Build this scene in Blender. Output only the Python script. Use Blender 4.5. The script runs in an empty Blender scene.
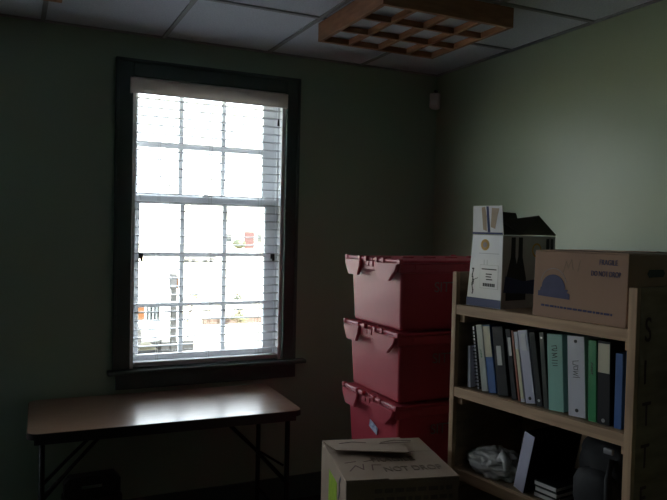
import bpy, bmesh, math, random
from mathutils import Vector, Matrix, noise as mnoise
random.seed(7)
sc = bpy.context.scene
COL = sc.collection
PI = math.pi

# ------------------------------------------------------------------ helpers
def link(o, parent=None):
    COL.objects.link(o)
    if parent is not None: o.parent = parent
    return o

def tag(o, label=None, cat=None, group=None, kind=None):
    if label: o['label'] = label
    if cat: o['category'] = cat
    if group: o['group'] = group
    if kind: o['kind'] = kind
    return o

def thing(name, label, cat, loc=(0, 0, 0), rz=0.0, group=None):
    o = bpy.data.objects.new(name, None)
    o.empty_display_size = .1
    o.location = loc; o.rotation_euler = (0, 0, rz)
    link(o)
    return tag(o, label, cat, group)

class MB:
    def __init__(self): self.bm = bmesh.new()
    def hexa(self, p, bevel=0.0, seg=2):
        """eight corners: bottom ring of four, top ring of four"""
        vs = [self.bm.verts.new(v) for v in p]
        fs = [(0, 3, 2, 1), (4, 5, 6, 7), (0, 1, 5, 4), (1, 2, 6, 5), (2, 3, 7, 6), (3, 0, 4, 7)]
        fl = [self.bm.faces.new([vs[i] for i in f]) for f in fs]
        if bevel > 0:
            ed = list({e for f in fl for e in f.edges})
            bmesh.ops.bevel(self.bm, geom=ed, offset=bevel, segments=seg, profile=.5, affect='EDGES')
        return self
    def box(self, a, b, bevel=0.0, seg=2):
        x0, y0, z0 = a; x1, y1, z1 = b
        return self.hexa([(x0, y0, z0), (x1, y0, z0), (x1, y1, z0), (x0, y1, z0),
                          (x0, y0, z1), (x1, y0, z1), (x1, y1, z1), (x0, y1, z1)], bevel, seg)
    def prism(self, pts, vec):
        """extrude a planar polygon (3d points) by vec"""
        v = Vector(vec)
        a = [self.bm.verts.new(p) for p in pts]
        b = [self.bm.verts.new(Vector(p) + v) for p in pts]
        n = len(pts)
        self.bm.faces.new(a[::-1]); self.bm.faces.new(b)
        for i in range(n): self.bm.faces.new((a[i], a[(i + 1) % n], b[(i + 1) % n], b[i]))
        return self
    def slab(self, pts, t, bevel=0):
        """thin quad sheet with thickness t along its normal"""
        p = [Vector(q) for q in pts]
        n = (p[1] - p[0]).cross(p[2] - p[0]).normalized() * t
        return self.prism(p, n)
    def tube(self, pts, r, n=10, cap=True):
        P = [Vector(p) for p in pts]; rings = []
        rr = r if isinstance(r, (list, tuple)) else [r] * len(P)
        up = Vector((.13, .31, .94)).normalized()
        for i, p in enumerate(P):
            t = (P[min(i + 1, len(P) - 1)] - P[max(i - 1, 0)]).normalized()
            a = t.cross(up)
            if a.length < .05: a = t.cross(Vector((1, 0, 0)))
            a.normalize(); b = t.cross(a)
            rings.append([self.bm.verts.new(p + (a * math.cos(2 * PI * k / n) + b * math.sin(2 * PI * k / n)) * rr[i]) for k in range(n)])
        for i in range(len(P) - 1):
            for k in range(n):
                self.bm.faces.new((rings[i][k], rings[i][(k + 1) % n], rings[i + 1][(k + 1) % n], rings[i + 1][k]))
        if cap:
            self.bm.faces.new(rings[0][::-1]); self.bm.faces.new(rings[-1])
        return self
    def strokes(self, lines, o, ux, uy, w, t):
        """flat pen strokes on a plane"""
        o, ux, uy = Vector(o), Vector(ux), Vector(uy); nn = ux.cross(uy).normalized()
        for ln in lines:
            for (x0, y0), (x1, y1) in zip(ln, ln[1:]):
                a = o + ux * x0 + uy * y0; b = o + ux * x1 + uy * y1
                d = b - a
                if d.length < 1e-6: continue
                d.normalize(); s = nn.cross(d) * w * .5
                self.prism([a - s - d * w * .4, a + s - d * w * .4, b + s + d * w * .4, b - s + d * w * .4], nn * t)
        return self
    def disc(self, c, nrm, r, t, n=20):
        c, nz = Vector(c), Vector(nrm).normalized()
        a = nz.orthogonal().normalized(); b = nz.cross(a)
        return self.prism([c + (a * math.cos(2 * PI * k / n) + b * math.sin(2 * PI * k / n)) * r for k in range(n)], nz * t)
    def build(self, name, m, parent=None, smooth=False, recalc=True):
        if recalc: bmesh.ops.recalc_face_normals(self.bm, faces=self.bm.faces[:])
        me = bpy.data.meshes.new(name)
        self.bm.to_mesh(me); self.bm.free()
        for mm in (m if isinstance(m, (list, tuple)) else [m]): me.materials.append(mm)
        if smooth:
            for p in me.polygons: p.use_smooth = True
        return link(bpy.data.objects.new(name, me), parent)

def letters(name, s, o, ux, uy, size, m, parent, t=.0008, xs=1.0):
    """words as a thin raised mesh: o is the lower left corner of the line"""
    cu = bpy.data.curves.new(name, 'FONT'); cu.body = s; cu.size = size; cu.extrude = t
    tmp = bpy.data.objects.new(name, cu)
    me = bpy.data.meshes.new_from_object(tmp)
    bpy.data.objects.remove(tmp); bpy.data.curves.remove(cu)
    o, ux, uy = Vector(o), Vector(ux).normalized(), Vector(uy).normalized(); nz = ux.cross(uy)
    for v in me.vertices: v.co = o + ux * v.co.x * xs + uy * v.co.y + nz * (v.co.z + .0002)
    me.materials.clear(); me.materials.append(m)
    return link(bpy.data.objects.new(name, me), parent)

# ------------------------------------------------------------------ materials
def mat(name, c, rough=.6, c2=None, scale=8.0, stretch=(1, 1, 1), bump=0.0, bscale=None, metal=0.0, spec=.5, coat=0.0, contrast=(.3, .7), detail=4.0, coatr=.12):
    m = bpy.data.materials.new(name); m.use_nodes = True
    nt = m.node_tree; b = nt.nodes['Principled BSDF']
    b.inputs['Base Color'].default_value = (*c, 1); b.inputs['Roughness'].default_value = rough
    b.inputs['Metallic'].default_value = metal; b.inputs['Specular IOR Level'].default_value = spec
    b.inputs['Coat Weight'].default_value = coat; b.inputs['Coat Roughness'].default_value = coatr
    tc = nt.nodes.new('ShaderNodeTexCoord'); mp = nt.nodes.new('ShaderNodeMapping')
    mp.inputs['Scale'].default_value = stretch
    nt.links.new(tc.outputs['Object'], mp.inputs['Vector'])
    nz = nt.nodes.new('ShaderNodeTexNoise'); nz.inputs['Scale'].default_value = scale; nz.inputs['Detail'].default_value = detail
    nt.links.new(mp.outputs['Vector'], nz.inputs['Vector'])
    if c2 is None: c2 = tuple(x * .9 for x in c)
    r = nt.nodes.new('ShaderNodeValToRGB')
    r.color_ramp.elements[0].position, r.color_ramp.elements[1].position = contrast
    r.color_ramp.elements[0].color = (*c2, 1); r.color_ramp.elements[1].color = (*c, 1)
    nt.links.new(nz.outputs['Fac'], r.inputs['Fac']); nt.links.new(r.outputs['Color'], b.inputs['Base Color'])
    if bump > 0:
        nb = nz
        if bscale:
            nb = nt.nodes.new('ShaderNodeTexNoise'); nb.inputs['Scale'].default_value = bscale
            nt.links.new(mp.outputs['Vector'], nb.inputs['Vector'])
        bp = nt.nodes.new('ShaderNodeBump'); bp.inputs['Strength'].default_value = bump; bp.inputs['Distance'].default_value = .004
        nt.links.new(nb.outputs['Fac'], bp.inputs['Height']); nt.links.new(bp.outputs['Normal'], b.inputs['Normal'])
    return m

def brickmat(name, c1, c2, mortar, scale):
    m = mat(name, c1, .9); nt = m.node_tree; b = nt.nodes['Principled BSDF']
    tc = nt.nodes.new('ShaderNodeTexCoord'); mp = nt.nodes.new('ShaderNodeMapping'); mp.inputs['Rotation'].default_value = (PI / 2, 0, 0)
    br = nt.nodes.new('ShaderNodeTexBrick'); br.inputs['Scale'].default_value = scale
    br.inputs['Color1'].default_value = (*c1, 1); br.inputs['Color2'].default_value = (*c2, 1); br.inputs['Mortar'].default_value = (*mortar, 1)
    nt.links.new(tc.outputs['Object'], mp.inputs['Vector']); nt.links.new(mp.outputs['Vector'], br.inputs['Vector'])
    nt.links.new(br.outputs['Color'], b.inputs['Base Color'])
    return m

def glassmat():
    m = bpy.data.materials.new('window_glass'); m.use_nodes = True; nt = m.node_tree
    for n in list(nt.nodes): nt.nodes.remove(n)
    out = nt.nodes.new('ShaderNodeOutputMaterial'); mix = nt.nodes.new('ShaderNodeMixShader')
    tr = nt.nodes.new('ShaderNodeBsdfTransparent'); gl = nt.nodes.new('ShaderNodeBsdfGlossy')
    gl.inputs['Roughness'].default_value = .02; tr.inputs['Color'].default_value = (.95, .97, .96, 1)
    mix.inputs['Fac'].default_value = .06
    nt.links.new(tr.outputs[0], mix.inputs[1]); nt.links.new(gl.outputs[0], mix.inputs[2]); nt.links.new(mix.outputs[0], out.inputs[0])
    return m

M = {}
M['wall'] = mat('green_wall_paint', (.325, .43, .335), .40, (.31, .415, .32), 3, bump=.08, bscale=220, spec=.35)
M['wall_warmlit'] = mat('warm_lit_wall_paint', (.355, .415, .295), .36, (.34, .40, .282), 3, bump=.08, bscale=220, spec=.35)  # right wall's copy of the green, yellowed to carry the warm light
M['wall_lowbounce'] = mat('low_bounce_unseen_wall', (.13, .15, .12), .5, (.12, .14, .11), 3, bump=.08, bscale=220, spec=.3)  # unseen walls, darkened to hold down the light they bounce back
M['ceil'] = mat('ceiling_tile', (.71, .74, .80), .9, (.62, .65, .71), 130, bump=.3, spec=.2, contrast=(.35, .6))
M['tee'] = mat('ceiling_tee', (.33, .33, .34), .6)
M['carpet'] = mat('dark_carpet', (.022, .022, .025), .95, (.012, .012, .015), 90, bump=.5)
M['trimdark'] = mat('dark_green_trim_paint', (.070, .105, .100), .45, (.066, .098, .094), 6, spec=.4)
M['white'] = mat('white_vinyl', (.84, .86, .88), .4, (.82, .84, .86), 5)
M['valance'] = mat('valance_white', (.84, .80, .78), .5, (.82, .78, .76), 5)
M['slat'] = mat('blind_slat_white', (.50, .51, .53), .45)
def translucent(m, f):
    nt = m.node_tree; b = nt.nodes['Principled BSDF']; out = nt.nodes['Material Output']
    t = nt.nodes.new('ShaderNodeBsdfTranslucent'); t.inputs['Color'].default_value = (.85, .83, .82, 1)
    mx = nt.nodes.new('ShaderNodeMixShader'); mx.inputs['Fac'].default_value = f
    nt.links.new(b.outputs[0], mx.inputs[1]); nt.links.new(t.outputs[0], mx.inputs[2]); nt.links.new(mx.outputs[0], out.inputs['Surface'])
translucent(M['valance'], .25); translucent(M['slat'], .05)
M['cord'] = mat('blind_cord', (.6, .6, .58), .8)
M['black'] = mat('black_plastic', (.014, .014, .015), .45)
M['blackm'] = mat('black_steel', (.012, .012, .013), .6, spec=.25)
M['glass'] = glassmat()
M['pine'] = mat('pine_lumber', (.57, .37, .215), .55, (.40, .25, .14), 3.0, (1.2, 18, 18), contrast=(.35, .65))
M['pinez'] = mat('pine_lumber_upright', (.57, .37, .215), .55, (.40, .25, .14), 3.0, (18, 18, 1.2), contrast=(.35, .65))
M['ply'] = mat('plywood', (.38, .27, .17), .65, (.22, .15, .09), 2.4, (2, 2.2, 11), contrast=(.3, .7))
M['fixwood'] = mat('orange_stained_wood', (.40, .18, .085), .45, (.29, .125, .055), 3, (3, 3, 14), contrast=(.35, .65))
M['diff'] = mat('frosted_diffuser', (.56, .58, .63), .5)
M['laminate'] = mat('brown_laminate', (.34, .20, .135), .3, (.27, .155, .10), 3, (2.5, 26, 5), contrast=(.3, .7), spec=1.0, coat=.6, coatr=.24)
M['tedge'] = mat('black_table_edge', (.02, .017, .016), .4)
M['red'] = mat('red_tote_plastic', (.45, .040, .065), .45, (.42, .036, .06), 14, bump=.05, spec=.5)
M['greyprint'] = mat('grey_tote_print', (.24, .20, .20), .6)
M['sticker'] = mat('pale_blue_sticker', (.55, .6, .75), .5, (.25, .3, .5), 60, (1, 1, 1), contrast=(.4, .55))
M['card'] = mat('brown_cardboard', (.43, .265, .185), .8, (.40, .245, .168), 5, bump=.05, bscale=60)
M['cardold'] = mat('worn_cardboard', (.33, .235, .165), .85, (.27, .19, .13), 7, bump=.1, bscale=40)
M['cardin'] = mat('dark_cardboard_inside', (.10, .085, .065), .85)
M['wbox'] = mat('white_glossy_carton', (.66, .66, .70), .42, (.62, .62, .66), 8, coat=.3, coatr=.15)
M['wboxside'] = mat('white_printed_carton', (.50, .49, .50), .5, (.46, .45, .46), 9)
M['navy'] = mat('navy_print', (.035, .05, .16), .5)
M['blueprint'] = mat('blue_carton_print', (.085, .085, .18), .7, (.07, .07, .15), 30)
M['palearc'] = mat('pale_carton_print', (.42, .34, .30), .8)
M['gold'] = mat('gold_print', (.60, .33, .06), .5)
M['blackprint'] = mat('black_print', (.018, .016, .022), .5)
M['greyprint2'] = mat('pale_grey_print', (.44, .44, .47), .5)
M['tape'] = mat('torn_tape', (.40, .30, .22), .4, (.34, .25, .18), 20)
M['marker'] = mat('dark_marker_ink', (.03, .025, .03), .6)
M['faded'] = mat('faded_carton_print', (.17, .115, .085), .85, (.20, .14, .10), 30)
M['maroon'] = mat('maroon_stencil_paint', (.12, .052, .045), .8, (.09, .04, .035), 20)
M['paper'] = mat('paper', (.66, .65, .62), .8)
M['lime'] = mat('lime_label', (.36, .50, .03), .5, (.22, .36, .02), 40)
def vinyl(n, c, rough=.36): return mat(n, c, rough, tuple(x * .93 for x in c), 9, coat=.25, coatr=.2)
M['b_white'] = vinyl('white_vinyl_binder', (.60, .60, .66)); M['b_cream'] = vinyl('cream_card', (.62, .58, .42))
M['b_lav'] = vinyl('pale_lavender_vinyl', (.50, .50, .62)); M['b_black'] = mat('black_vinyl', (.010, .010, .012), .45, spec=.3)
M['b_blue'] = vinyl('blue_vinyl', (.05, .13, .36)); M['b_mint'] = vinyl('mint_vinyl', (.25, .50, .42))
M['b_green'] = vinyl('green_vinyl', (.03, .27, .09)); M['b_grey'] = vinyl('dark_olive_vinyl', (.035, .04, .032))
M['b_red'] = vinyl('rust_red_vinyl', (.28, .07, .035)); M['b_pale'] = vinyl('pale_green_white_card', (.55, .58, .52))
M['metal'] = mat('steel', (.5, .5, .5), .3, metal=1)
M['bagsilver'] = mat('grey_plastic_film', (.52, .51, .50), .33, (.40, .39, .38), 9, bump=.4, bscale=30)
M['fabric'] = mat('black_nylon', (.010, .010, .012), .75, (.007, .007, .008), 60, bump=.2)
M['sensor'] = mat('sensor_grey_white', (.80, .80, .80), .5)
M['concrete'] = mat('sunlit_concrete', (.62, .56, .38), .9, (.57, .51, .34), 1.5)
M['asphalt'] = mat('grey_asphalt', (.11, .11, .115), .95, (.10, .10, .105), 20)
M['snowpaint'] = mat('white_car_paint', (.68, .69, .70), .3, coat=.5)
M['carsilver'] = mat('silver_car_paint', (.06, .06, .07), .4)
M['carglass'] = mat('car_glass', (.03, .035, .04), .1)
M['orange'] = mat('orange_lens', (.090, .034, .010), .3)
M['rubber'] = mat('tyre_rubber', (.03, .03, .032), .8)
M['chrome'] = mat('chrome', (.7, .7, .7), .15, metal=1)
M['siding'] = mat('white_siding', (.70, .69, .66), .7)
M['brick'] = brickmat('red_brick', (.042, .014, .017), (.034, .012, .014), (.06, .04, .04), 1.2)
M['brickn'] = brickmat('edging_brick', (.055, .036, .032), (.045, .030, .027), (.08, .07, .065), 4)
M['leaf'] = mat('green_leaf', (.030, .038, .022), .6, (.020, .026, .014), 6)
M['leafy'] = mat('yellow_green_leaf', (.070, .072, .034), .6, (.045, .050, .022), 6)
M['bark'] = mat('bark', (.09, .07, .05), .9)
M['steelgrey'] = mat('grey_lamp_housing', (.030, .030, .034), .5)

# ------------------------------------------------------------------ camera (from measured vanishing points)
CAM = Vector((.0615, -3.8251, 1.6605)); yaw, pit, rol = [math.radians(a) for a in (-25.3247, -1.7816, 1.3358)]
fw = Vector((-math.sin(yaw) * math.cos(pit), math.cos(yaw) * math.cos(pit), math.sin(pit)))
rt = Vector((math.cos(yaw), math.sin(yaw), 0)); up = rt.cross(fw)
rt2 = rt * math.cos(rol) + up * math.sin(rol); up2 = -rt * math.sin(rol) + up * math.cos(rol)
cd = bpy.data.cameras.new('camera'); cam = bpy.data.objects.new('camera', cd); COL.objects.link(cam)
mw = Matrix((rt2, up2, -fw)).transposed().to_4x4(); mw.translation = CAM; cam.matrix_world = mw
cd.sensor_width = 36; cd.lens = 680.12 / 667 * 36; cd.clip_start = .05; cd.clip_end = 500
sc.camera = cam

# ------------------------------------------------------------------ room shell
H = 2.685; XL, XR, YB, WT = -4.3, 2.605, -9.5, .16
OX0, OX1, OZ0, OZ1 = .648, 1.535, .863, 2.46
def struct(o): o['kind'] = 'structure'; return o
WX2 = -2.27          # the second window, left of the first, same size
HF = 6.0             # unseen facade height, raised so its shadow covers the near ground
b = MB()
WX_ADDED = WX2 - 1.55
P0, P1 = OX0 + WX2, OX1 + WX2
R0, R1 = OX0 + WX_ADDED, OX1 + WX_ADDED
b.box((XL - WT, 0, -.1), (R0, WT, HF)).box((R1, 0, -.1), (P0, WT, HF)).box((P1, 0, -.1), (OX0, WT, HF)).box((OX1, 0, -.1), (XR + WT, WT, HF))
for q0, q1 in ((P0, P1), (R0, R1), (OX0, OX1)):
    b.box((q0, 0, -.1), (q1, WT, OZ0 - .012)).box((q0, 0, OZ1), (q1, WT, HF))
struct(b.build('wall_back', M['wall']))
struct(MB().box((XR, YB - WT, -.1), (XR + WT, 0, H + .15)).build('wall_right', M['wall_warmlit']))
struct(MB().box((XL - WT, YB - WT, -.1), (XL, 0, H + .15)).build('wall_left', M['wall_lowbounce']))
struct(MB().box((XL, YB - WT, -.1), (XR, YB, H + .15)).build('wall_front', M['wall_lowbounce']))
struct(MB().box((XL, YB, -.1), (XR, 0, 0)).build('floor', M['carpet']))
struct(MB().box((XL, YB, H + .006), (XR, 0, H + .15)).build('ceiling', M['ceil']))
b = MB()
x = .196 - .61 * 8
while x < XR:
    if x > XL: b.box((x - .011, YB, H - .001), (x + .011, 0, H + .006))
    x += .61
y = -.755
while y > YB:
    b.box((XL, y - .011, H - .0012), (XR, y + .011, H + .006)); y -= .6
b.box((XL, -.022, H - .002), (XR, 0, H + .006)).box((XR - .022, YB, H - .002), (XR, 0, H + .006))
struct(b.build('trim_1', M['tee']))
struct(MB().box((XL, -.014, 0), (XR, 0, .145), .003).build('baseboard_back', M['trimdark']))
struct(MB().box((XR - .014, YB, 0), (XR, -.014, .145), .003).build('baseboard_right', M['trimdark']))

# ------------------------------------------------------------------ window
def make_window(wname, dx):
    w = bpy.data.objects.new(wname, None); link(w); w.location = (1.09 + dx, 0, .863); struct(w)
    def wb(f): # local frame of the window
        return f
    ox, oz = 1.09, .863
    def B(mb, a, c, bev=0): return mb.box((a[0] - ox, a[1], a[2] - oz), (c[0] - ox, c[1], c[2] - oz), bev)
    TX0, TX1, TZ = .556, 1.620, 2.552
    cs = MB(); B(cs, (TX0, -.022, .868), (OX0, 0, TZ), .004); B(cs, (OX1, -.022, .868), (TX1, 0, TZ), .004); B(cs, (OX0, -.022, OZ1), (OX1, 0, TZ), .004)
    B(cs, (TX0, -.03, .868), (TX0 + .018, -.02, TZ), .003); B(cs, (TX1 - .018, -.03, .868), (TX1, -.02, TZ), .003); B(cs, (TX0, -.03, TZ - .018), (TX1, -.02, TZ), .003)
    cs.build('casing', M['trimdark'], w)
    st = MB(); B(st, (.53, -.055, .842), (1.683, .05, .866), .006); st.build('stool', M['trimdark'], w)
    ap = MB(); B(ap, (.575, -.02, .757), (1.625, 0, .842), .004); ap.build('apron', M['trimdark'], w)
    jm = MB(); B(jm, (OX0, 0, .866), (OX0 + .02, WT, OZ1)); B(jm, (OX1 - .02, 0, .866), (OX1, WT, OZ1)); B(jm, (OX0, 0, OZ1 - .02), (OX1, WT, OZ1)); B(jm, (OX0, .05, .851), (OX1, WT + .03, .872))
    for xx in (OX0 + .02, OX1 - .032): B(jm, (xx, .048, .872), (xx + .012, .060, OZ1 - .02)); B(jm, (xx, .090, .872), (xx + .012, .098, OZ1 - .02))
    jm.build('jamb', M['white'], w)
    def sash(name, y0, y1, z0, z1, gz0, gz1, gx0, gx1, vx, hz):
        s = MB(); a0, a1 = OX0 + .021, OX1 - .021
        B(s, (a0, y0, z0), (gx0, y1, z1), .003); B(s, (gx1, y0, z0), (a1, y1, z1), .003)
        B(s, (gx0, y0, z0), (gx1, y1, gz0), .003); B(s, (gx0, y0, gz1), (gx1, y1, z1), .003)
        so = s.build(name, M['white'], w)
        m_ = MB()
        for v in vx: B(m_, (v - .0125, y0 + .004, gz0), (v + .0125, y1 - .004, gz1))
        for h in hz: B(m_, (gx0, y0 + .005, h - .0125), (gx1, y1 - .005, h + .0125))
        m_.build('muntin_grid', M['white'], so)
        g = MB(); B(g, (gx0, (y0 + y1) / 2 - .002, gz0), (gx1, (y0 + y1) / 2 + .002, gz1)); g.build('pane', M['glass'], so)
        return so
    lo = sash('lower_sash', .061, .089, .873, 1.825, .928, 1.778, .703, 1.438, (.943, 1.193), (1.208, 1.494))
    hi = sash('upper_sash', .099, .127, 1.790, 2.439, 1.835, 2.40, .695, 1.43, (.937, 1.187), (2.110,))
    for xx in (.712, 1.490):
        lk = MB(); B(lk, (xx - .012, .052, 1.470), (xx + .012, .0615, 1.505), .003); B(lk, (xx - .004, .046, 1.455), (xx + .010, .055, 1.478), .002); lk.build('latch', M['black'], lo)
    lk = MB(); B(lk, (1.05, .055, 1.826), (1.115, .09, 1.838), .004); B(lk, (1.065, .052, 1.836), (1.09, .07, 1.845), .003); lk.build('sash_lock', M['white'], lo)
make_window('window_1', 0)
make_window('window_2', WX2)
make_window('window_added', WX_ADDED)  # extra window out of view, added to brighten the room

# blind
bl = thing('window_blind', 'white horizontal slat blind with valance lowered in front of the window', 'blind', (1.09, .02, .872))
def BB(mb, a, c, bev=0): return mb.box((a[0] - 1.09, a[1] - .02, a[2] - .872), (c[0] - 1.09, c[1] - .02, c[2] - .872), bev)
va = MB(); BB(va, (.629, -.047, 2.365), (1.531, -.034, 2.448), .003); BB(va, (.629, -.036, 2.365), (.639, -.0225, 2.448)); BB(va, (1.521, -.036, 2.365), (1.531, -.0225, 2.448)); BB(va, (.629, -.049, 2.436), (1.531, -.036, 2.448), .003)
va.build('valance', M['valance'], bl)
hr = MB(); BB(hr, (.672, -.018, 2.392), (1.511, .03, 2.439)); hr.build('headrail', M['white'], bl)
sl = MB(); zz = .935
while zz < 2.375:
    # gently crowned slat
    y0, y1, ym, t = -.001, .045, .022, .0028
    for xa, xb in ((.672, 1.511),):
        P = [(y0, zz), (y0 + .011, zz + .0022), (ym, zz + .003), (y1 - .011, zz + .0022), (y1, zz), (y1, zz + t), (y1 - .011, zz + t + .0022), (ym, zz + t + .003), (y0 + .011, zz + t + .0022), (y0, zz + t)]
        sl.prism([(xa - 1.09, q[0] - .02, q[1] - .872) for q in P], (xb - xa, 0, 0))
    zz += .0472
sl.build('slats', M['slat'], bl)
br_ = MB(); BB(br_, (.671, -.003, .876), (1.512, .047, .899), .004); br_.build('bottom_rail', M['slat'], bl)
cdn = MB()
for xx in (.80, 1.09, 1.39):
    for yy in (-.004, .049): BB(cdn, (xx - .0011, yy - .0006, .895), (xx + .0011, yy + .0006, 2.40))
cdn.build('ladder_cord', M['cord'], bl)
pc = MB(); pc.tube([(1.485 - 1.09, -.012 - .02, 2.38 - .872), (1.486 - 1.09, -.012 - .02, 2.30 - .872)], .0012, 6); pc.build('pull_cord', M['cord'], bl)
ts = MB(); ts.tube([(1.486 - 1.09, -.032, 2.303 - .872), (1.486 - 1.09, -.032, 2.285 - .872), (1.486 - 1.09, -.032, 2.262 - .872)], [.003, .006, .007], 10); ts.build('tassel', M['black'], bl)

# ------------------------------------------------------------------ ceiling lights (wood frame lattice)
def fixture(cx, cy, label):
    t = thing('ceiling_light', label, 'ceiling light', (cx, cy, H), 0, 'wooden lattice ceiling lights')
    hx, hy, zb, fwid = .34, .33, -.092, .022
    f = MB()
    f.box((-hx, -hy, zb), (hx, -hy + fwid, -.001), .002).box((-hx, hy - fwid, zb), (hx, hy, -.001), .002)
    f.box((-hx, -hy + fwid, zb), (-hx + fwid, hy - fwid, -.001), .002).box((hx - fwid, -hy + fwid, zb), (hx, hy - fwid, -.001), .002)
    f.build('frame', M['fixwood'], t)
    g = MB()
    for k in (1, 2, 3): xx = -hx + 2 * hx * k / 4; g.box((xx - .009, -hy + fwid, zb + .001), (xx + .009, hy - fwid, zb + .028))
    for k in (1, 2): yy = -hy + 2 * hy * k / 3; g.box((-hx + fwid, yy - .009, zb + .0015), (hx - fwid, yy + .009, zb + .0275))
    g.build('lattice', M['fixwood'], t)
    MB().box((-hx + fwid, -hy + fwid, zb + .0285), (hx - fwid, hy - fwid, zb + .034)).build('diffuser', M['diff'], t)
    return t
fixture(1.777, -1.01, 'orange wooden lattice ceiling light in front of the corner, seen whole')
fixture(-.094, -1.005, 'orange wooden lattice ceiling light cut off by the top edge at upper left')
# motion sensor in the corner
s = thing('motion_sensor', 'small pale motion sensor high in the corner of the green walls', 'sensor', (XR, 0, 2.465), -PI / 4)
# local -y points into the room along the corner bisector
MB().box((-.033, -.085, .0), (.033, -.04, .098), .010, 3).build('housing', M['sensor'], s)
sb = MB(); sb.prism([(-.03, -.0405, .0), (.03, -.0405, .0), (.004, -.006, .0), (-.004, -.006, .0)], (0, 0, .10)); sb.build('corner_bracket', M['sensor'], s)
MB().box((-.02, -.0885, .02), (.02, -.0845, .05), .002).build('lens', M['white'], s)
MB().tube([(0, -.06, .098), (0, -.06, .112), (0, -.03, .118), (0, -.008, .118)], .008, 8).build('arm', M['black'], s)

# ------------------------------------------------------------------ folding table
T = thing('folding_table', 'folding table with a glossy brown laminate top under the window', 'table', (.772, -.362, 0), math.radians(-1.8))
L2, W2 = .638, .31
def rrect(hx, hy, r, z, n=6):
    out = []
    for cx, cy, a0 in ((hx - r, hy - r, 0), (-hx + r, hy - r, 90), (-hx + r, -hy + r, 180), (hx - r, -hy + r, 270)):
        for k in range(n + 1):
            a = math.radians(a0 + 90 * k / n); out.append((cx + r * math.cos(a), cy + r * math.sin(a), z))
    return out
MB().prism(rrect(L2 - .003, W2 - .003, .05, .7405), (0, 0, .003)).build('tabletop', M['laminate'], T)
MB().prism(rrect(L2, W2, .053, .715), (0, 0, .0265)).build('edge_band', M['tedge'], T)
ar = MB(); ar.box((-L2 + .03, -W2 + .03, .685), (L2 - .03, -W2 + .05, .7145)).box((-L2 + .03, W2 - .05, .685), (L2 - .03, W2 - .03, .7145)).box((-L2 + .03, -W2 + .05, .685), (-L2 + .05, W2 - .05, .7145)).box((L2 - .05, -W2 + .05, .685), (L2 - .03, W2 - .05, .7145))
ar.build('apron_rail', M['tedge'], T)
for sx in (-1, 1):
    xl = sx * (L2 - .062)
    for sy in (-1, 1):
        yl = sy * (W2 - .065)
        lg = MB(); lg.tube([(xl, yl, .70), (xl, yl, .03), (xl, yl, .0125)], .0125, 12); lo_ = lg.build('leg', M['blackm'], T, smooth=True)
        MB().tube([(xl, yl, .03), (xl, yl, .0)], [.0155, .016], 12).build('foot_cap', M['black'], lo_)
    cb = MB(); cb.tube([(xl, -W2 + .065, .36), (xl, W2 - .065, .36)], .011, 10); cb.tube([(xl, -W2 + .065, .16), (xl, W2 - .065, .16)], .009, 10); cb.build('crossbar', M['blackm'], T, smooth=True)
    bc = MB(); xi = sx * .26
    bc.tube([(xi, -.05, .69), (sx * .45, -.08, .50), (xl, -.10, .365)], .009, 8); bc.tube([(xi, .05, .69), (sx * .45, .08, .50), (xl, .10, .365)], .009, 8)
    bc.tube([(sx * .45, -.08, .50), (xl - sx * .01, -W2 + .09, .44)], .006, 8); bc.tube([(xi, -.06, .69), (xi, .06, .69)], .009, 8)
    bc.build('folding_brace', M['blackm'], T, smooth=True)
    MB().box((xi + sx * .0 - .03, -.12, .66), (xi + .03, -.075, .7145)).build('brace_bracket', M['blackm'], T)

# black carrying case below the table
k = thing('carrying_case', 'black plastic carrying case with a handle slot standing below the table', 'case', (.425, -.36, 0), .03)
cb = MB(); cb.box((-.135, -.07, .0), (.135, .07, .345), .014, 3); cb.build('shell', M['black'], k)
hd = MB(); hd.prism([(-.130, -.03, .3455), (-.130, -.03, .41), (-.105, -.03, .438), (.105, -.03, .438), (.130, -.03, .41), (.130, -.03, .3455), (.052, -.03, .3455), (.052, -.03, .392), (-.052, -.03, .392), (-.052, -.03, .3455)], (0, .06, 0)); hd.build('handle', M['black'], k)
for sx in (-1, 1): MB().box((sx * .075 - .018, -.078, .285), (sx * .075 + .018, -.069, .33), .003).build('latch', M['blackm'], k)

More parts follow.
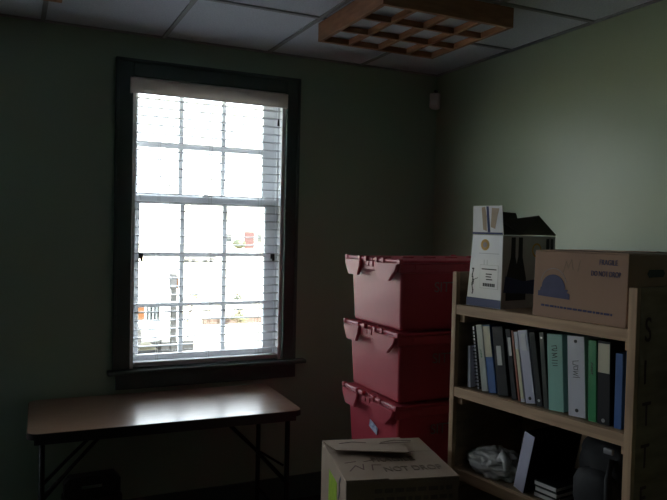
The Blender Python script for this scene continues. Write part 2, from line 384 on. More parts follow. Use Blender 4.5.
# ------------------------------------------------------------------ red totes (stack)
TP = .306
TX, TY = 1.815, -1.165
def tote_text(parent, yf):
    letters('lettering', 'SITTE', (-.125, yf, .165), (1, 0, 0), (0, 0, 1), .062, M['greyprint'], parent)
def tote(i, label):
    t = thing('storage_tote', label, 'tote', (TX, TY, i * TP + .012), 0, 'red storage totes in a stack')
    hx0, hy0, hx1, hy1, zt = .276, .214, .288, .229, .262
    bd = MB()
    bd.hexa([(-hx0, -hy0, 0), (hx0, -hy0, 0), (hx0, hy0, 0), (-hx0, hy0, 0), (-hx1, -hy1, zt), (hx1, -hy1, zt), (hx1, hy1, zt), (-hx1, hy1, zt)], .012, 3)
    bd.build('body', M['red'], t)
    rm = MB()
    rm.box((-.305, -.243, .246), (.305, .243, .288), .006)
    for yy in (.0, .04): rm.box((-.3095, yy - .016, .262), (-.303, yy + .016, .286), .002)
    for xx in (-.2, .05, .2): rm.box((xx - .03, -.2455, .262), (xx + .03, -.240, .282), .002)
    rm.build('rim', M['red'], t)
    ld = MB()
    ld.box((-.3, -.238, .2885), (.3, -.003, .3), .003); ld.box((-.3, .003, .2885), (.3, .238, .3), .003)
    for sx in (-1, 1):
        ld.tube([(sx * .302, -.243, .294), (sx * .302, -.05, .294)], .008, 8); ld.tube([(sx * .302, .05, .294), (sx * .302, .243, .294)], .008, 8)
        for yy in (-.243, -.11, -.05, .05, .11, .243): ld.box((sx * .304 - .010, yy - .01, .284), (sx * .304 + .010, yy + .01, .3055), .003)
    for xx in [-.24 + .12 * q for q in range(5)]: ld.box((xx - .03, -.008, .2995), (xx + .03, .008, .3045), .002)
    ld.build('lid', M['red'], t)
    for sx in (-1, 1):
        for p in ([(.238, .284), (.085, .284), (.088, .262), (.110, .216), (.200, .216), (.232, .262)], [(-.050, .284), (-.242, .284), (-.232, .258), (-.178, .212), (-.085, .212), (-.053, .262)]):
            tb = MB(); tb.prism([(sx * .3055, q[0], q[1]) for q in p], (sx * .016, 0, 0)); bmesh.ops.bevel(tb.bm, geom=tb.bm.edges[:], offset=.003, segments=2, affect='EDGES')
            tb.build('latch_tab', M['red'], t)
    hs = MB(); hs.box((-.3075, -.045, .2465), (-.3052, .08, .2495)); hs.build('hand_grip', M['red'], t)
    yf = -(hy0 + (hy1 - hy0) * .75) - .0055
    tote_text(t, yf)
    return t
names = ['red storage tote at the bottom of the stack, hidden by the carton',
         'red storage tote fourth from the top, behind the worn carton',
         'red storage tote third from the top, with a pale sticker on its end',
         'red storage tote in the middle of the visible three, above the stickered tote',
         'topmost red storage tote of the stack, its lid clear']
for i, nme in enumerate(names):
    tt = tote(i, nme)
    if i == 2:
        sk = MB(); o = Vector((-.2850, .022, .150)); ux = Vector((0, -.95, -.30)); uy = Vector((-.04, -.30, .95))
        sk.prism([o, o + ux * .075, o + ux * .075 + uy * .036, o + uy * .036], (-.0015, 0, 0)); tag(sk.build('sticker', M['sticker'], tt), 'pale blue sticker stuck askew')

# ------------------------------------------------------------------ wooden cart / bookcase
A = math.radians(9.6)
CO = Vector((1.599, -1.656, 0)); S = Vector((math.sin(A), -math.cos(A), 0)); D = Vector((math.cos(A), math.sin(A), 0))
CRZ = A - PI / 2
def CW(s, d, z): return CO + S * s + D * d + Vector((0, 0, z))
CWID, CDEP = .76, .42
c = thing('bookcase', 'rough pine and plywood bookcase loaded with binders and boxes', 'bookcase', CO, CRZ)
for s0, s1, nm in ((0, .022, 'left'), (CWID - .022, CWID, 'right')):
    sp = MB().box((s0, .02, .0), (s1, CDEP, 1.506), .001).build('side_panel', M['ply'], c)
    MB().box((s0 - (0 if nm == 'left' else .006), 0, .0), (s1, .0195, 1.507), .002).build('front_edge', M['pinez'], sp)
    if nm == 'right':
        zz = 1.345
        for chs in 'SITTE':
            tag(letters('lettering', chs, (CWID + .0005, .045, zz), (0, 1, 0), (0, 0, 1), .105, M['maroon'], sp, xs=.75), 'maroon stencilled letter'); zz -= .128
for zt, zb in ((1.382, 1.344), (1.066, 1.028), (.752, .712)):
    MB().box((.0225, .001, zb), (CWID - .0225, .021, zt), .002).build('shelf_rail', M['pine'], c)
    sh = MB().box((.0225, .0215, zt - .02), (CWID - .0225, CDEP - .013, zt), .001).build('shelf', M['ply'], c)
    for s0 in (.0225, CWID - .0475): MB().box((s0, .0215, zb - .03), (s0 + .025, CDEP - .02, zt - .0205), .001).build('cleat', M['pine'], sh)
MB().box((.0225, CDEP - .0125, .02), (CWID - .0225, CDEP, 1.38)).build('back_panel', M['ply'], c)
MB().box((.33, CDEP - .05, .7525), (.37, CDEP - .013, 1.0275)).build('back_post', M['pinez'], c)

# things on the shelves live in cart aligned frames
def cthing(name, label, cat, s, d, z, group=None, rz=0.0):
    return thing(name, label, cat, CW(s, d, z), CRZ + rz, group)

# ---- binders
SZ = 1.0665
def binder(name, label, cat, s0, wd, h, lean, col, spine=None, d0=.035, dep=.235, lab=None, write=None, hole=None, top=None, pages=True, wcol='marker', plastic=True):
    t = cthing(name, label, cat, s0, d0, SZ, 'binders and books on the middle shelf')
    t.rotation_euler = (0, 0, CRZ)
    t.matrix_basis = Matrix.Translation(CW(s0, d0, SZ)) @ Matrix.Rotation(CRZ, 4, 'Z') @ Matrix.Rotation(-lean, 4, 'Y')
    th = .0028
    cv = MB(); cv.box((0, 0, 0), (wd, th, h), .001).box((0, th, 0), (th, dep, h), .0008).box((wd - th, th, 0), (wd, dep, h), .0008)
    cv.build('cover', M[col], t)
    if pages: MB().box((th + .001, .012, .006), (wd - th - .001, dep - .008, h - .012)).build('pages', M['paper'], t)
    if spine:
        MB().box((.0015, -.0012, h * spine[1]), (wd - .0015, -.0002, h * spine[2])).build('spine_label', M[spine[0]], t)
    if lab:
        MB().box((wd * lab[0], -.0014, h * lab[2]), (wd * lab[1], -.0002, h * lab[3])).build('label', M[lab[4]], t)
    if hole:
        MB().disc((wd * .5, -.0002, h * hole), (0, -1, 0), min(.006, wd * .2), .0012).build('finger_ring', M['metal'] if hole > .9 or col == 'b_black' else M['black'], t)
    if write:
        for ww in write: MB().strokes(ww[0], (wd * ww[1], -.0016, h * ww[2]), (ww[3], 0, 0), (0, 0, ww[3]), ww[4], .0006).build('handwriting', M[wcol], t)
    return t
def scribble(n, sd, amp=1.0):
    r = random.Random(sd); out = []
    for q in range(n):
        y = -q * 1.3; p = []
        for u in range(7): p.append((r.uniform(-.8, .8) * amp, y + r.uniform(-.5, .5)))
        out.append(p)
    return out
# thin white booklet
t = cthing('booklet', 'low thin white booklet standing first at the far left of the middle shelf', 'booklet', .060, .04, SZ, 'binders and books on the middle shelf')
t.matrix_basis = Matrix.Translation(CW(.060, .04, SZ)) @ Matrix.Rotation(CRZ, 4, 'Z') @ Matrix.Rotation(-.045, 4, 'Y')
MB().box((0, 0, 0), (.011, .16, .158), .0015).build('pages', M['b_lav'], t); MB().box((-.0012, -.0015, -.0), (-.0002, .161, .159)).build('cover', M['b_white'], t)
# spiral notebook
t = cthing('spiral_notebook', 'white notebook bound with a black wire spiral, second from the left', 'notebook', .102, .04, SZ, 'binders and books on the middle shelf')
t.matrix_basis = Matrix.Translation(CW(.102, .04, SZ)) @ Matrix.Rotation(CRZ, 4, 'Z') @ Matrix.Rotation(-.15, 4, 'Y')
MB().box((0, .006, 0), (.009, .20, .236), .001).build('pages', M['b_white'], t); MB().box((.0095, .004, 0), (.0135, .20, .237), .001).build('back_cover', M['b_black'], t)
sp = MB()
for q in range(17):
    z0 = .012 + q * .013; sp.tube([(.007 + .0085 * math.cos(a_), .004 + .0085 * math.sin(a_), z0) for a_ in [2 * PI * e / 10 for e in range(11)]], .0022, 6)
sp.build('spiral', M['black'], t)
binder('binder', 'slim greenish white binder leaning left beside the spiral notebook', 'binder', .134, .030, .247, .165, 'b_pale', write=[(scribble(5, 3), .5, .62, .005, .0012)], wcol='b_green')
binder('binder', 'binder with cream upper half and blue lower half on its spine', 'binder', .168, .037, .250, .170, 'b_blue', spine=('b_cream', .53, .985))
binder('binder', 'wide black binder with a small white label in mid spine', 'binder', .211, .050, .250, .155, 'b_black', lab=(.28, .70, .44, .72, 'paper'))
binder('binder', 'narrow black binder with a small white sticker high on its spine', 'binder', .2775, .021, .250, .165, 'b_black', lab=(.35, .98, .62, .88, 'paper'))
binder('folder', 'rust red folder edge squeezed beside the narrow black binder', 'folder', .3052, .0085, .250, .172, 'b_red', pages=False)
binder('binder', 'slim cream white binder beside the rust red folder', 'binder', .3176, .0175, .246, .177, 'b_white', lab=(.1, .9, .05, .75, 'b_cream'))
binder('binder', 'broad white lavender binder leaning left with a dark dot at the bottom', 'binder', .3392, .0415, .254, .186, 'b_lav', hole=.07, lab=(.25, .8, .72, .95, 'b_white'))
binder('binder', 'black binder with two steel finger rings beside the broad lavender one', 'binder', .3864, .024, .254, .180, 'b_black', hole=.08)
binder('binder', 'dark olive binder standing just left of the mint green one', 'binder', .4155, .0175, .257, .118, 'b_grey', hole=.93)
L1 = [[(-.9, .9), (.6, 1.2), (.9, .3), (-.2, .2), (-.9, -.2), (.2, -.4), (.9, -.2)], [(-.9, -1.2), (.9, -1.0), (-.6, -1.7), (.9, -2.0), (-.8, -2.5)], [(-.9, -3.2), (1, -3.1)], [(-.9, -4.0), (.9, -3.9)], [(-.6, -4.7), (.9, -4.6)]]
binder('binder', 'mint green binder with black handwriting down its spine', 'binder', .4355, .060, .257, .070, 'b_mint', write=[(L1, .5, .80, .0115, .0021)])
L2_ = [[(.9, .9), (-.9, .6), (-.9, -.3), (.8, -.5)], [(-.6, -.9), (.7, -.8), (.6, -1.6), (-.6, -1.7), (-.6, -.9)], [(.8, -2.0), (-.8, -2.3), (.6, -2.7), (-.8, -3.1), (.8, -3.4)], [(-.9, -3.9), (1.2, -3.8)]]
wb_ = binder('binder', 'wide white binder with faint handwriting, right of the mint green one', 'binder', .5135, .064, .262, .060, 'b_white', hole=.08, write=[(L2_, .5, .66, .0115, .0018)])
MB().disc((.032, -.0002, .245), (0, -1, 0), .0055, .0012).build('finger_ring', M['black'], wb_)
binder('binder', 'slim bright green binder right of the wide white one', 'binder', .5865, .029, .258, .035, 'b_green', write=[(scribble(6, 9), .5, .72, .005, .0013)], wcol='b_grey')
binder('binder', 'black binder with a cream paper label on the upper spine', 'binder', .619, .043, .262, .025, 'b_black', spine=('b_cream', .62, .97), hole=.05)
binder('binder', 'low blue binder last on the right against the bookcase side', 'binder', .677, .024, .232, .010, 'b_blue')

# ---- white printed carton (open) on top of the bookcase
ZT = 1.3825
q = cthing('open_carton', 'tall white printed carton with open flaps on top of the bookcase', 'carton', .046, .03, ZT, None)
WW_, DD, HH = .170, .300, .268
tp = .004
bx = MB(); bx.hexa([(0, 0, 0), (WW_, 0, 0), (WW_, tp, 0), (0, tp, 0), (.026, 0, HH), (WW_ + .001, 0, HH), (WW_ + .001, tp, HH), (.026, tp, HH)])
bx.build('front_panel', M['wbox'], q)
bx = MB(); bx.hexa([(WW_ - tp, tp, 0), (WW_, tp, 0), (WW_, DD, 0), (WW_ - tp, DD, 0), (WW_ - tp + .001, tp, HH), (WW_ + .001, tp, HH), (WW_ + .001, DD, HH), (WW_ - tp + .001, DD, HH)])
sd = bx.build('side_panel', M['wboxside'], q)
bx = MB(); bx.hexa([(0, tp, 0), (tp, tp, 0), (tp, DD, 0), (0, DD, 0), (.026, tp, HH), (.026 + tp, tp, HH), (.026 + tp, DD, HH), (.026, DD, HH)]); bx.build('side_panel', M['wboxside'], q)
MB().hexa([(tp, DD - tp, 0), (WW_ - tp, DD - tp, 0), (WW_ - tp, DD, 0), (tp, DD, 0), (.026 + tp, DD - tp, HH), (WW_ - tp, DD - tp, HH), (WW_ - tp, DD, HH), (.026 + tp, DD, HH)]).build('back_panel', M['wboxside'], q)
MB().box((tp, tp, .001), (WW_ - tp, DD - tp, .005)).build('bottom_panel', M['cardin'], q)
# front flap stands straight up, back flap up, right flap tips inward
ff = MB().hexa([(.024, .0, HH + .003), (WW_ + .002, .0, HH + .003), (WW_ + .002, .003, HH + .003), (.024, .003, HH + .003), (.034, -.012, HH + .108), (WW_ + .003, -.012, HH + .108), (WW_ + .003, -.009, HH + .108), (.034, -.009, HH + .108)]).build('front_flap', M['wbox'], q)
def onflap(u, z): return (u, -.012 * (z - .003) / .105 - .0004, HH + z)
fp = MB(); fp.slab([onflap(.024, .0035), onflap(WW_ + .001, .0035), onflap(WW_ + .001, .0105), onflap(.024, .0105)], .0006); fp.slab([onflap(.100, .011), onflap(.112, .011), onflap(.110, .106), onflap(.099, .106)], .0006); fp.build('blue_stripe', M['navy'], ff)
fp = MB(); fp.slab([onflap(.078, .02), onflap(.095, .015), onflap(.098, .07), (onflap(.092, .104)), onflap(.076, .102)], .0007); fp.slab([onflap(.116, .03), onflap(.136, .024), onflap(.150, .07), onflap(.160, .098), onflap(.125, .1)], .0007); fp.build('torn_tape', M['tape'], ff)
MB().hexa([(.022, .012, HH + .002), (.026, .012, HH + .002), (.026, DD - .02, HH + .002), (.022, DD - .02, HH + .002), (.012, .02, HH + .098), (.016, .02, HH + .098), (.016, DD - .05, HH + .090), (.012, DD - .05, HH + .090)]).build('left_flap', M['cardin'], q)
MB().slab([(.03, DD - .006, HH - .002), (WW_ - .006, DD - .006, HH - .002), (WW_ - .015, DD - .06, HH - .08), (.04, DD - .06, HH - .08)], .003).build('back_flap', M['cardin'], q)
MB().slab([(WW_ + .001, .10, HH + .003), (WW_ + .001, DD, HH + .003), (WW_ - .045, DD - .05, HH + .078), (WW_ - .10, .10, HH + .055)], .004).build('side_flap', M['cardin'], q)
# prints on the front
fr = q
pr = MB(); pr.box((-.0, -.0012, .001), (WW_, -.0002, .032)); pr.build('blue_band', M['navy'], q)
pr = MB(); pr.disc((.088, -.0002, .232), (0, -1, 0), .021, .0008); ro = pr.build('emblem', M['gold'], q)
pr = MB(); pr.disc((.088, -.0012, .232), (0, -1, 0), .010, .0006); pr.build('emblem_centre', M['tape'], ro)
pr = MB(); pr.strokes([[(.06, .20), (.155, .20)], [(.085, .175), (.085, .155)], [(.10, .175), (.10, .155)]], (0, -.0002, 0), (1, 0, 0), (0, 0, 1), .0025, .0006); pr.build('fine_print', M['greyprint2'], q)
pr = MB(); pr.box((.066, -.0009, .07), (.155, -.0002, .158)); pn = pr.build('label_panel', M['greyprint2'], q)
pr = MB(); pr.box((.0675, -.0014, .0715), (.1535, -.00095, .1565)); pr.build('label_face', M['wbox'], pn)
pr = MB()
for z_, a_, b_ in ((.140, .075, .147), (.122, .096, .125), (.112, .096, .122), (.102, .098, .128)):
    pr.box((a_, -.0020, z_), (b_, -.0015, z_ + .004))
for k_ in range(7): pr.box((.083 + k_ * .0085, -.0020, .078), (.0895 + k_ * .0085, -.0015, .090))
pr.build('label_print', M['blackprint'], pn)
# slim bottle drawing and caption column at the lower left
pr = MB()
r_ = random.Random(4)
for k_ in range(16):
    zc = .045 + k_ * .0062; wd_ = .004 + r_.random() * .007
    pr.box((.030 + .002 * math.sin(k_) - wd_ * .5, -.0009, zc), (.030 + .002 * math.sin(k_) + wd_ * .5, -.0002, zc + .0055))
pr.strokes([[(.036, .10), (.056, .107)]], (0, -.0003, 0), (1, 0, 0), (0, 0, 1), .002, .0006)
pr.build('black_drawing', M['blackprint'], q)
# prints on the side: two bottles, ring emblem, blue patch
xs_ = WW_ + .0014
def sidepoly(pts): return [(xs_, p[0], p[1]) for p in pts]
pr = MB()
for d0_ in (.058, .098):
    pr.prism(sidepoly([(d0_ - .035, .03), (d0_ + .035, .03), (d0_ + .035, .11), (d0_ + .012, .19), (d0_ + .011, .262), (d0_ - .011, .262), (d0_ - .012, .19), (d0_ - .035, .11)]), (.0008 if d0_ < .07 else .0005, 0, 0))
pr.prism(sidepoly([(.245, .19), (.262, .19), (.262, .258), (.245, .258)]), (.0006, 0, 0)); pr.prism(sidepoly([(.272, .19), (.286, .19), (.286, .258), (.272, .258)]), (.0006, 0, 0))
pr.build('bottle_print', M['blackprint'], sd)
MB().disc((xs_, .19, .215), (1, 0, 0), .027, .0005).build('ring_emblem', M['gold'], sd)
MB().disc((xs_ + .0005, .19, .215), (1, 0, 0), .020, .0005).build('emblem_centre', M['wboxside'], sd)
MB().prism(sidepoly([(.01, .06), (.18, .05), (.24, .11), (.12, .10), (.02, .12)]), (.0012, 0, 0)).build('blue_print', M['navy'], sd)

# ---- brown FRAGILE carton on top of the bookcase
q = cthing('moving_carton', 'brown cardboard carton with a blue dome logo on top of the bookcase', 'carton', .374, .010, ZT, None, 0)
CWd, CD_, CH = .346, .30, .220
cb = MB(); cb.hexa([(0, 0, 0), (CWd, 0, 0), (CWd, CD_, 0), (0, CD_, 0), (.006, .0, CH), (CWd + .003, .0, CH), (CWd + .003, CD_, CH), (.006, CD_, CH)], .002)
cb.build('body', M['card'], q)
fl = MB(); fl.slab([(.008, .002, CH + .0008), (CWd + .001, .002, CH + .0008), (CWd + .001, .145, CH + .0015), (.008, .145, CH + .0015)], .003); fl.build('top_flap', M['card'], q)
fl = MB(); fl.slab([(.008, .155, CH + .0015), (CWd + .001, .155, CH + .008), (CWd + .001, .298, CH + .001), (.008, .298, CH + .001)], .003); fl.build('top_flap', M['card'], q)
nx = (0, -1, 0)
lg = MB()
dome = [(.082 + .046 * math.cos(a_), .100 + .044 * math.sin(a_)) for a_ in [PI * e / 16 for e in range(17)]]
lg.prism([(p[0], -.0003, p[1]) for p in dome], (0, -.0007, 0))
lg.prism([(x_, -.0003, z_) for x_, z_ in [(.022, .070), (.146, .066), (.146, .083), (.135, .088), (.140, .096), (.128, .098), (.123, .105), (.041, .105), (.032, .098), (.030, .088), (.022, .086)]], (0, -.0008, 0))
lg.build('dome_logo', M['blueprint'], q)
ac = MB(); ac.strokes([[(.082 + .050 * math.cos(a_), .112 + .052 * math.sin(a_)) for a_ in [PI * e / 16 for e in range(1, 16)]]], (0, -.0003, 0), (1, 0, 0), (0, 0, 1), .003, .0006)
ac.build('logo_arc', M['palearc'], q)
letters('lettering', 'FRAGILE', (.250, -.0004, .186), (1, 0, 0), (0, 0, 1), .0235, M['blueprint'], q, xs=.72)
letters('lettering', 'DO NOT DROP', (.222, -.0004, .150), (1, 0, 0), (0, 0, 1), .0235, M['blueprint'], q, xs=.62)
fp = MB(); r_ = random.Random(12); x_ = .036
while x_ < .296:
    wq = r_.uniform(.006, .02); fp.box((x_, -.0012, .036 - (x_ - .036) * .02), (min(x_ + wq, .3), -.0002, .0425 - (x_ - .036) * .02)); x_ += wq + .0035
fp.build('fine_print', M['blueprint'], q)
sc_ = MB(); sc_.strokes([[(.120, .155), (.130, .19), (.138, .168), (.150, .197), (.156, .165)], [(.182, .195), (.174, .160)]], (0, -.0003, 0), (1, 0, 0), (0, 0, 1), .0022, .0004); sc_.build('handwriting', M['cardold'], q)
hh = MB(); hh.prism([(CWd + .0035, .11 + p[0], .15 + p[1]) for p in [(0, 0), (.08, 0), (.09, .012), (.08, .024), (0, .024), (-.01, .012)]], (.0006, 0, 0)); hh.build('hand_hole', M['black'], q)

# ---- bottom shelf
Z3 = .7525
# crumpled grey bag
def blob(name, m, parent, cx, cy, cz, rx, ry, rz_, amp, fr_, sd, flat=True, power=1.0, sub=4):
    bm = bmesh.new(); bmesh.ops.create_icosphere(bm, subdivisions=sub, radius=1)
    for v_ in bm.verts:
        p = v_.co.copy()
        for i_ in range(3): p[i_] = math.copysign(abs(p[i_]) ** power, p[i_])
        n_ = mnoise.turbulence(p * fr_ + Vector((sd, sd * 2, 0)), 3, True) - .5
        n2 = mnoise.noise(p * fr_ * 2.7 + Vector((sd * 3, 0, sd)))
        p = p * (1 + amp * n_ + amp * .35 * abs(n2))
        v_.co = Vector((cx + max(-1.04, min(1.04, p.x)) * rx, cy + max(-1.04, min(1.04, p.y)) * ry, max(cz + p.z * rz_, 0.0)))
    me = bpy.data.meshes.new(name); bm.to_mesh(me); bm.free(); me.materials.append(m)
    for p in me.polygons: p.use_smooth = True
    return link(bpy.data.objects.new(name, me), parent)
q = cthing('plastic_bag', 'crumpled silvery grey plastic bag at the left of the bottom shelf', 'bag', .152, .112, Z3)
blob('film', M['bagsilver'], q, 0, 0, .034, .122, .090, .058, .32, 1.6, 3.1, sub=5)
MB().tube([(.05, -.05, .065), (.08, -.06, .095), (.10, -.065, .08), (.105, -.07, .05)], [.012, .018, .016, .01], 10).build('knotted_neck', M['bagsilver'], q, smooth=True)
# tilted binder with pale spine
q = thing('upright_binder', 'black binder with a pale grey spine leaning right on the bottom shelf', 'binder', (0, 0, 0))
q.matrix_basis = Matrix.Translation(CW(.300, .03, Z3 + .0105)) @ Matrix.Rotation(CRZ - .10, 4, 'Z') @ Matrix.Rotation(.22, 4, 'Y')
MB().box((0, 0, 0), (.047, .003, .215), .001).build('spine', M['b_lav'], q)
cv = MB(); cv.box((0, .003, 0), (.003, .24, .215)).box((.044, .003, 0), (.047, .24, .215)); cv.build('cover', M['b_black'], q)
MB().box((.004, .01, .005), (.043, .235, .205)).build('pages', M['b_grey'], q)
# flat folders and papers lying
for i_, (s_, z_, an_, mm_, lb_) in enumerate(((.432, 0, -.02, 'b_black', 'black flat folder lying lowest beside the tilted binder on the bottom shelf'), (.436, .020, -.04, 'b_grey', 'dark olive folder lying on the black folder, bottom shelf'), (.432, .040, -.02, 'b_black', 'black folder lying on top of the small pile, bottom shelf'))):
    q = cthing('flat_folder', lb_, 'folder', s_, .09, Z3 + z_, 'flat folders on the bottom shelf', an_)
    MB().box((-.05, -.05, .0), (.045, .17, .003)).box((-.05, -.05, .0155), (.045, .17, .0185)).build('cover', M[mm_], q)
    MB().box((-.047, -.052, .0035), (.042, .165, .015)).build('pages', M['paper'], q)
# backpack
q = cthing('backpack', 'black nylon backpack slumped at the right end of the bottom shelf', 'bag', .608, .155, Z3)
bb = blob('main_pouch', M['fabric'], q, 0, .02, .125, .112, .115, .132, .18, 1.1, 6.3, power=.72)
blob('front_pocket', M['fabric'], q, -.005, -.085, .085, .080, .040, .075, .15, 1.4, 8.3, power=.72, sub=3)
MB().tube([(-.03, -.02, .235), (-.02, -.03, .262), (.02, -.03, .262), (.035, -.02, .235)], .006, 8).build('grab_loop', M['fabric'], q, smooth=True)
MB().tube([(.045, -.085, .20), (.05, -.115, .14), (.055, -.12, .05), (.05, -.10, .01)], .009, 8).build('strap', M['fabric'], q, smooth=True)
bk = MB().box((.03, -.112, .222), (.062, -.100, .240), .003).build('buckle', M['metal'], q); bk['label'] = 'pale metal buckle'
bk.rotation_euler = (0, 0, 0)

# ------------------------------------------------------------------ floor carton with flaps, on a second one
q = thing('worn_carton', 'worn brown carton with folded loose top flaps in front of the red totes', 'carton', (1.304, -1.690, .415), math.radians(-13.5))
cw, cdp, ch = .198, .213, .415
cb = MB(); cb.box((-cw, -cdp, 0), (cw, cdp, ch - .004), .003); cb.build('body', M['cardold'], q)
def fl_(u, v_, z): return (-cw + 2 * cw * u, -cdp + 2 * cdp * v_, ch + z)
MB().slab([fl_(.0, 0, -.0035), fl_(1, 0, -.0035), fl_(1, .62, -.003), fl_(.0, .62, -.003)], .003).build('top_flap', M['cardold'], q)
MB().slab([fl_(.0, .63, -.0035), fl_(1, .63, -.0035), fl_(1, 1, -.003), fl_(.0, 1, -.003)], .003).build('top_flap', M['cardold'], q)
f1 = MB().slab([fl_(0, 0, .0002), fl_(.37, 0, .0002), fl_(.33, .52, .003), fl_(0, .62, .003)], .003).build('corner_flap', M['cardold'], q)
f2 = MB().slab([fl_(.05, .60, .018), fl_(.70, .44, .022), fl_(.80, 1, .001), fl_(0, 1, .001)], .003).build('raised_flap', M['cardold'], q)
MB().strokes([[(.0, .0), (.03, .05), (.05, .01), (.06, .06)], [(.08, .0), (.09, .05), (.12, .045)], [(.0, .08), (.04, .09)], [(.07, .085), (.11, .10)]], fl_(.08, .18, .0065), (1, 0, 0), (0, 1, 0), .004, .0005).build('handwriting', M['maroon'], f1)
MB().strokes([[(.0, .03), (.05, .05), (.10, .03)], [(.16, .02), (.22, .05), (.28, .03)], [(.15, .0), (.27, .005)]], fl_(.14, .76, .0160), (1, 0, 0), (0, 1, -.115), .006, .0008).build('handwriting', M['maroon'], f2)
letters('lettering', 'FRAGILE', fl_(.34, .40, .0008), (1, 0, 0), (0, 1, 0), .060, M['faded'], q, xs=.72)
letters('lettering', 'DO NOT DROP', fl_(.20, .17, .0008), (1, 0, 0), (0, 1, 0), .062, M['faded'], q, xs=.66)
MB().box((-cw - .0012, -.075, ch - .17), (-cw - .0002, .06, ch - .055)).build('label', M['lime'], q)['label'] = 'lime green label'
MB().strokes([[(0, 0), (.02, .03), (.01, .06), (.03, .08)]], (-cw - .0003, -.10, ch - .10), (0, -1, 0), (0, 0, 1), .012, .0006).build('ink_mark', M['marker'], q)
r_ = random.Random(5)
fp = MB()
for row in range(2):
    x_ = -.10
    while x_ < .17:
        wq = r_.uniform(.012, .035); fp.box((x_, -cdp - .0009, ch - .045 - row * .03), (x_ + wq, -cdp - .0002, ch - .03 - row * .03)); x_ += wq + .008
fp.build('side_print', M['faded'], q)
q2 = thing('lower_carton', 'brown carton standing on the floor underneath the worn carton', 'carton', (1.304, -1.690, 0), math.radians(-13.5))
MB().box((-cw, -cdp, 0), (cw, cdp, .411), .003).build('body', M['card'], q2)
MB().box((-cw + .001, -cdp + .001, .4112), (cw - .001, -.002, .4145)).build('top_flap', M['card'], q2); MB().box((-cw + .001, .002, .4112), (cw - .001, cdp - .001, .4145)).build('top_flap', M['card'], q2)

# ------------------------------------------------------------------ outside
GZ = -.10
def strip(name, prof, x0, x1, m):
    mb = MB()
    for (y0, z0), (y1, z1) in zip(prof, prof[1:]):
        mb.hexa([(x0, y0, z0 - .4), (x1, y0, z0 - .4), (x1, y1, z1 - .4), (x0, y1, z1 - .4), (x0, y0, z0), (x1, y0, z0), (x1, y1, z1), (x0, y1, z1)])
    bmesh.ops.remove_doubles(mb.bm, verts=mb.bm.verts[:], dist=1e-5)
    return struct(mb.build(name, m))
strip('ground_lot', [(5.9, GZ), (12, GZ), (80, -2.95), (87, -3.0), (93, -1.7), (150, -1.7)], -80, 160, M['concrete'])
strip('ground_path', [(.2, GZ - .01), (5.9, GZ - .01)], -40, 60, M['asphalt'])

# low brick edging of the planting bed
MB().box((3.15, 8.02, GZ), (4.75, 8.16, GZ + .13), .01).build('brick_edging', M['brickn'])
tag(bpy.data.objects['brick_edging'], 'low red brick edging of the planting bed outside the window', 'edging')
def leaves(n, cx, cy, cz, rx, ry, rz_, size, sd):
    r = random.Random(sd); mb = MB()
    for _ in range(n):
        while True:
            p = Vector((r.uniform(-1, 1), r.uniform(-1, 1), r.uniform(-1, 1)))
            if p.length <= 1: break
        c_ = Vector((cx + max(-1.04, min(1.04, p.x)) * rx, cy + max(-1.04, min(1.04, p.y)) * ry, cz + p.z * rz_))
        a_ = Vector((r.gauss(0, 1), r.gauss(0, 1), r.gauss(0, 1))).normalized(); b_ = a_.orthogonal().normalized(); s_ = size * r.uniform(.6, 1.3)
        vs = [mb.bm.verts.new(c_ + a_ * s_), mb.bm.verts.new(c_ + b_ * s_ * .45), mb.bm.verts.new(c_ - a_ * s_), mb.bm.verts.new(c_ - b_ * s_ * .45)]
        mb.bm.faces.new(vs)
    return mb
q = thing('shrub', 'small green shrub growing in front of the brick edging outside', 'shrub', (3.66, 7.66, GZ))
st_ = MB(); st_.tube([(0, 0, 0), (.01, 0, .3), (-.01, 0, .6)], .01, 6); st_.tube([(0, 0, .05), (.1, 0, .22)], .007, 6); st_.tube([(0, 0, .05), (-.1, .02, .2)], .007, 6); st_.build('stem', M['bark'], q)
lv = leaves(90, 0, 0, .2, .2, .17, .11, .045, 1); f_ = lv.build('foliage', M['leafy'], q, recalc=False)
leaves(60, 0.0, 0, .5, .14, .12, .10, .042, 2).build('foliage', M['leaf'], q, recalc=False)
q = thing('sapling', 'thin leaning sapling with a yellow green tuft outside the window', 'plant', (2.70, 7.5, GZ))
MB().tube([(0, 0, 0), (.07, 0, .28), (.15, 0, .52)], .018, 6).build('stem', M['bark'], q)
leaves(50, .16, 0, .58, .10, .08, .09, .035, 3).build('foliage', M['leafy'], q, recalc=False)
# bollard lamp
q = thing('bollard_lamp', 'black post with a grey and orange lamp head outside the window', 'lamp post', (1.875, 4.6, GZ - .01))
MB().box((-.035, -.035, 0), (.035, .035, .98), .008).build('post', M['black'], q)
MB().box((-.055, -.05, .98), (.032, .05, 1.18), .015, 3).build('lamp_head', M['steelgrey'], q)
MB().box((.0325, -.048, .985), (.06, .048, 1.15), .01).build('lens', M['orange'], q)
MB().box((-.05, -.05, 0.0), (.05, .05, .03), .004).build('base_plate', M['black'], q)
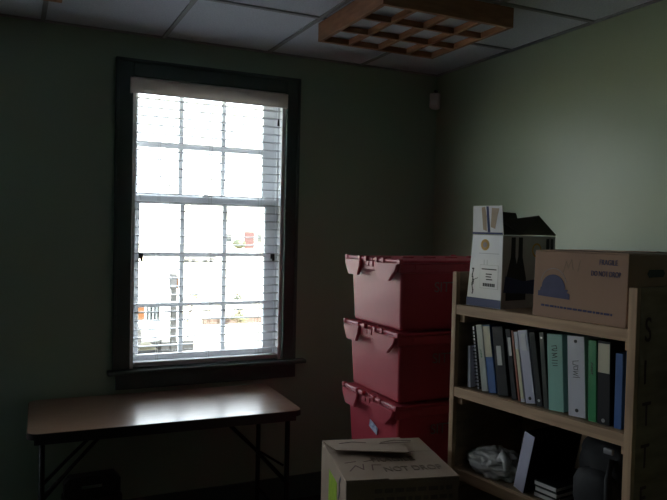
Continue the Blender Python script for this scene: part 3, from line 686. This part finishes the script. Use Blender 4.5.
# white pickup truck, nose to the right, mostly hidden by the window frame
q = thing('pickup_truck', 'white pickup truck parked close outside, seen past the left window frame', 'truck', (-.2, 5.85, GZ))
def lx(x): return x + .2
bd = MB()
side = [(-2.3, .35), (-2.3, .98), (-.55, .98), (-.35, 1.45), (.75, 1.45), (1.15, .92), (1.9, .78), (2.12, .62), (2.17, .40), (2.17, .25), (-2.2, .25)]
bd.prism([(lx(x) - .02, -.82, z) for x, z in side], (0, 1.64, 0)); bmesh.ops.bevel(bd.bm, geom=bd.bm.edges[:], offset=.03, segments=2, affect='EDGES')
bd.build('body', M['snowpaint'], q)
MB().prism([(lx(x), -.826, z) for x, z in [(-.28, 1.02), (-.2, 1.38), (.7, 1.38), (1.0, 1.0)]], (0, .01, 0)).build('side_window', M['carglass'], q)
MB().box((lx(1.50), -.836, .545), (lx(1.60), -.815, .72), .006).build('turn_signal', M['orange'], q)
lv = MB()
for k_ in range(4): lv.box((lx(1.63 + k_ * .045), -.832, .53), (lx(1.65 + k_ * .045), -.815, .73))
lv.build('louver', M['black'], q)
MB().box((lx(1.80), -.86, .12), (lx(2.24), .86, .27), .02).build('bumper', M['black'], q)
for xx in (-1.5, 1.25):
    for yy in (-.75, .75):
        wh = MB(); wh.tube([(lx(xx), yy - .1, .32), (lx(xx), yy - .09, .32), (lx(xx), yy + .09, .32), (lx(xx), yy + .1, .32)], [.28, .32, .32, .28], 28); wo = wh.build('wheel', M['rubber'], q)
        MB().tube([(lx(xx), yy - .108, .32), (lx(xx), yy + .108, .32)], .17, 20).build('hub', M['chrome'], wo)
MB().box((lx(.8), -.95, .95), (lx(.92), -.84, 1.12), .02).build('mirror', M['black'], q)
# distant silver car
q = thing('parked_car', 'small silver car parked far across the bright lot', 'car', (21.2, 80, -2.95), .35)
cbm = MB(); prof = [(-2.1, .35), (-2.1, .8), (-1.5, .92), (-.9, 1.38), (.5, 1.38), (1.1, .95), (2.0, .78), (2.15, .5), (2.1, .3)]
cbm.prism([(x_, -.8, z_) for x_, z_ in prof], (0, 1.6, 0)); bmesh.ops.bevel(cbm.bm, geom=cbm.bm.edges[:], offset=.06, segments=2, affect='EDGES'); cbm.build('body', M['carsilver'], q)
MB().prism([(x_, -.81, z_) for x_, z_ in [(-1.2, .95), (-.8, 1.3), (.42, 1.3), (.9, .95)]], (0, 1.62, 0)).build('window_band', M['carglass'], q)
for xx in (-1.35, 1.35):
    for yy in (-.72, .72): MB().tube([(xx, yy - .1, .32), (xx, yy + .1, .32)], .32, 20).build('wheel', M['rubber'], q)
# far building
q = thing('building', 'pale building with red brick panels far across the lot', 'building', (40, 98, -1.7))
MB().box((-16, 0, 0), (40, 14, 7.5)).build('wall', M['siding'], q)
MB().prism([(-17, -.8, 7.5), (-17, 14.8, 7.5), (-17, 7, 11)], (58, 0, 0)).build('roof', M['siding'], q)
for x0, x1 in ((-7.2, -5.6), (-4.1, -2.6), (6, 9), (14, 16)): MB().box((x0, -.12, .0), (x1, -.001, 2.6)).build('brick_panel', M['brick'], q)
for x0, x1 in ((-2.4, -1.5), (-5.1, -4.4), (-10, -9.2)): MB().box((x0, -.08, 1.0), (x1, -.001, 2.2)).build('window', M['carglass'], q)
q = thing('round_bush', 'rounded green bush beside the brick panels of the far building', 'bush', (31.3, 95.8, -1.7))
blob('foliage', M['leaf'], q, 0, 0, .75, 1.0, .9, .75, .3, 2.2, 2.0, sub=4)
MB().tube([(0, 0, 0), (0, 0, .4)], .06, 6).build('stem', M['bark'], q)

# ------------------------------------------------------------------ light
wd = bpy.data.worlds.new('sky'); sc.world = wd; wd.use_nodes = True
bg = wd.node_tree.nodes['Background']; bg.inputs['Color'].default_value = (.86, .92, 1.0, 1); bg.inputs['Strength'].default_value = 1.6
sd_ = bpy.data.lights.new('sun', 'SUN'); sd_.energy = 5.6; sd_.angle = math.radians(.6); sd_.color = (1, .94, .80)
so = bpy.data.objects.new('sun', sd_); COL.objects.link(so); so.location = (-3, -6, 12)
so.rotation_euler = Vector((-.25, .65, -.72)).to_track_quat('-Z', 'Y').to_euler()
for px_ in (1.09, 1.09 + WX2, 1.09 + WX_ADDED):
    pd = bpy.data.lights.new('window_portal', 'AREA'); pd.shape = 'RECTANGLE'; pd.size = .89; pd.size_y = 1.60; pd.cycles.is_portal = True
    po = bpy.data.objects.new('window_portal', pd); COL.objects.link(po); po.location = (px_, .19, 1.66); po.rotation_euler = Vector((0, -1, 0)).to_track_quat('-Z', 'Z').to_euler()

sc.view_settings.view_transform = 'Standard'; sc.view_settings.look = 'None'; sc.view_settings.gamma = 1; sc.view_settings.use_curve_mapping = False
sc.view_settings.exposure = 2.92
sc.cycles.use_denoising = True
sc.cycles.max_bounces = 10; sc.cycles.diffuse_bounces = 6; sc.cycles.transparent_max_bounces = 16
sc.cycles.sample_clamp_indirect = 8
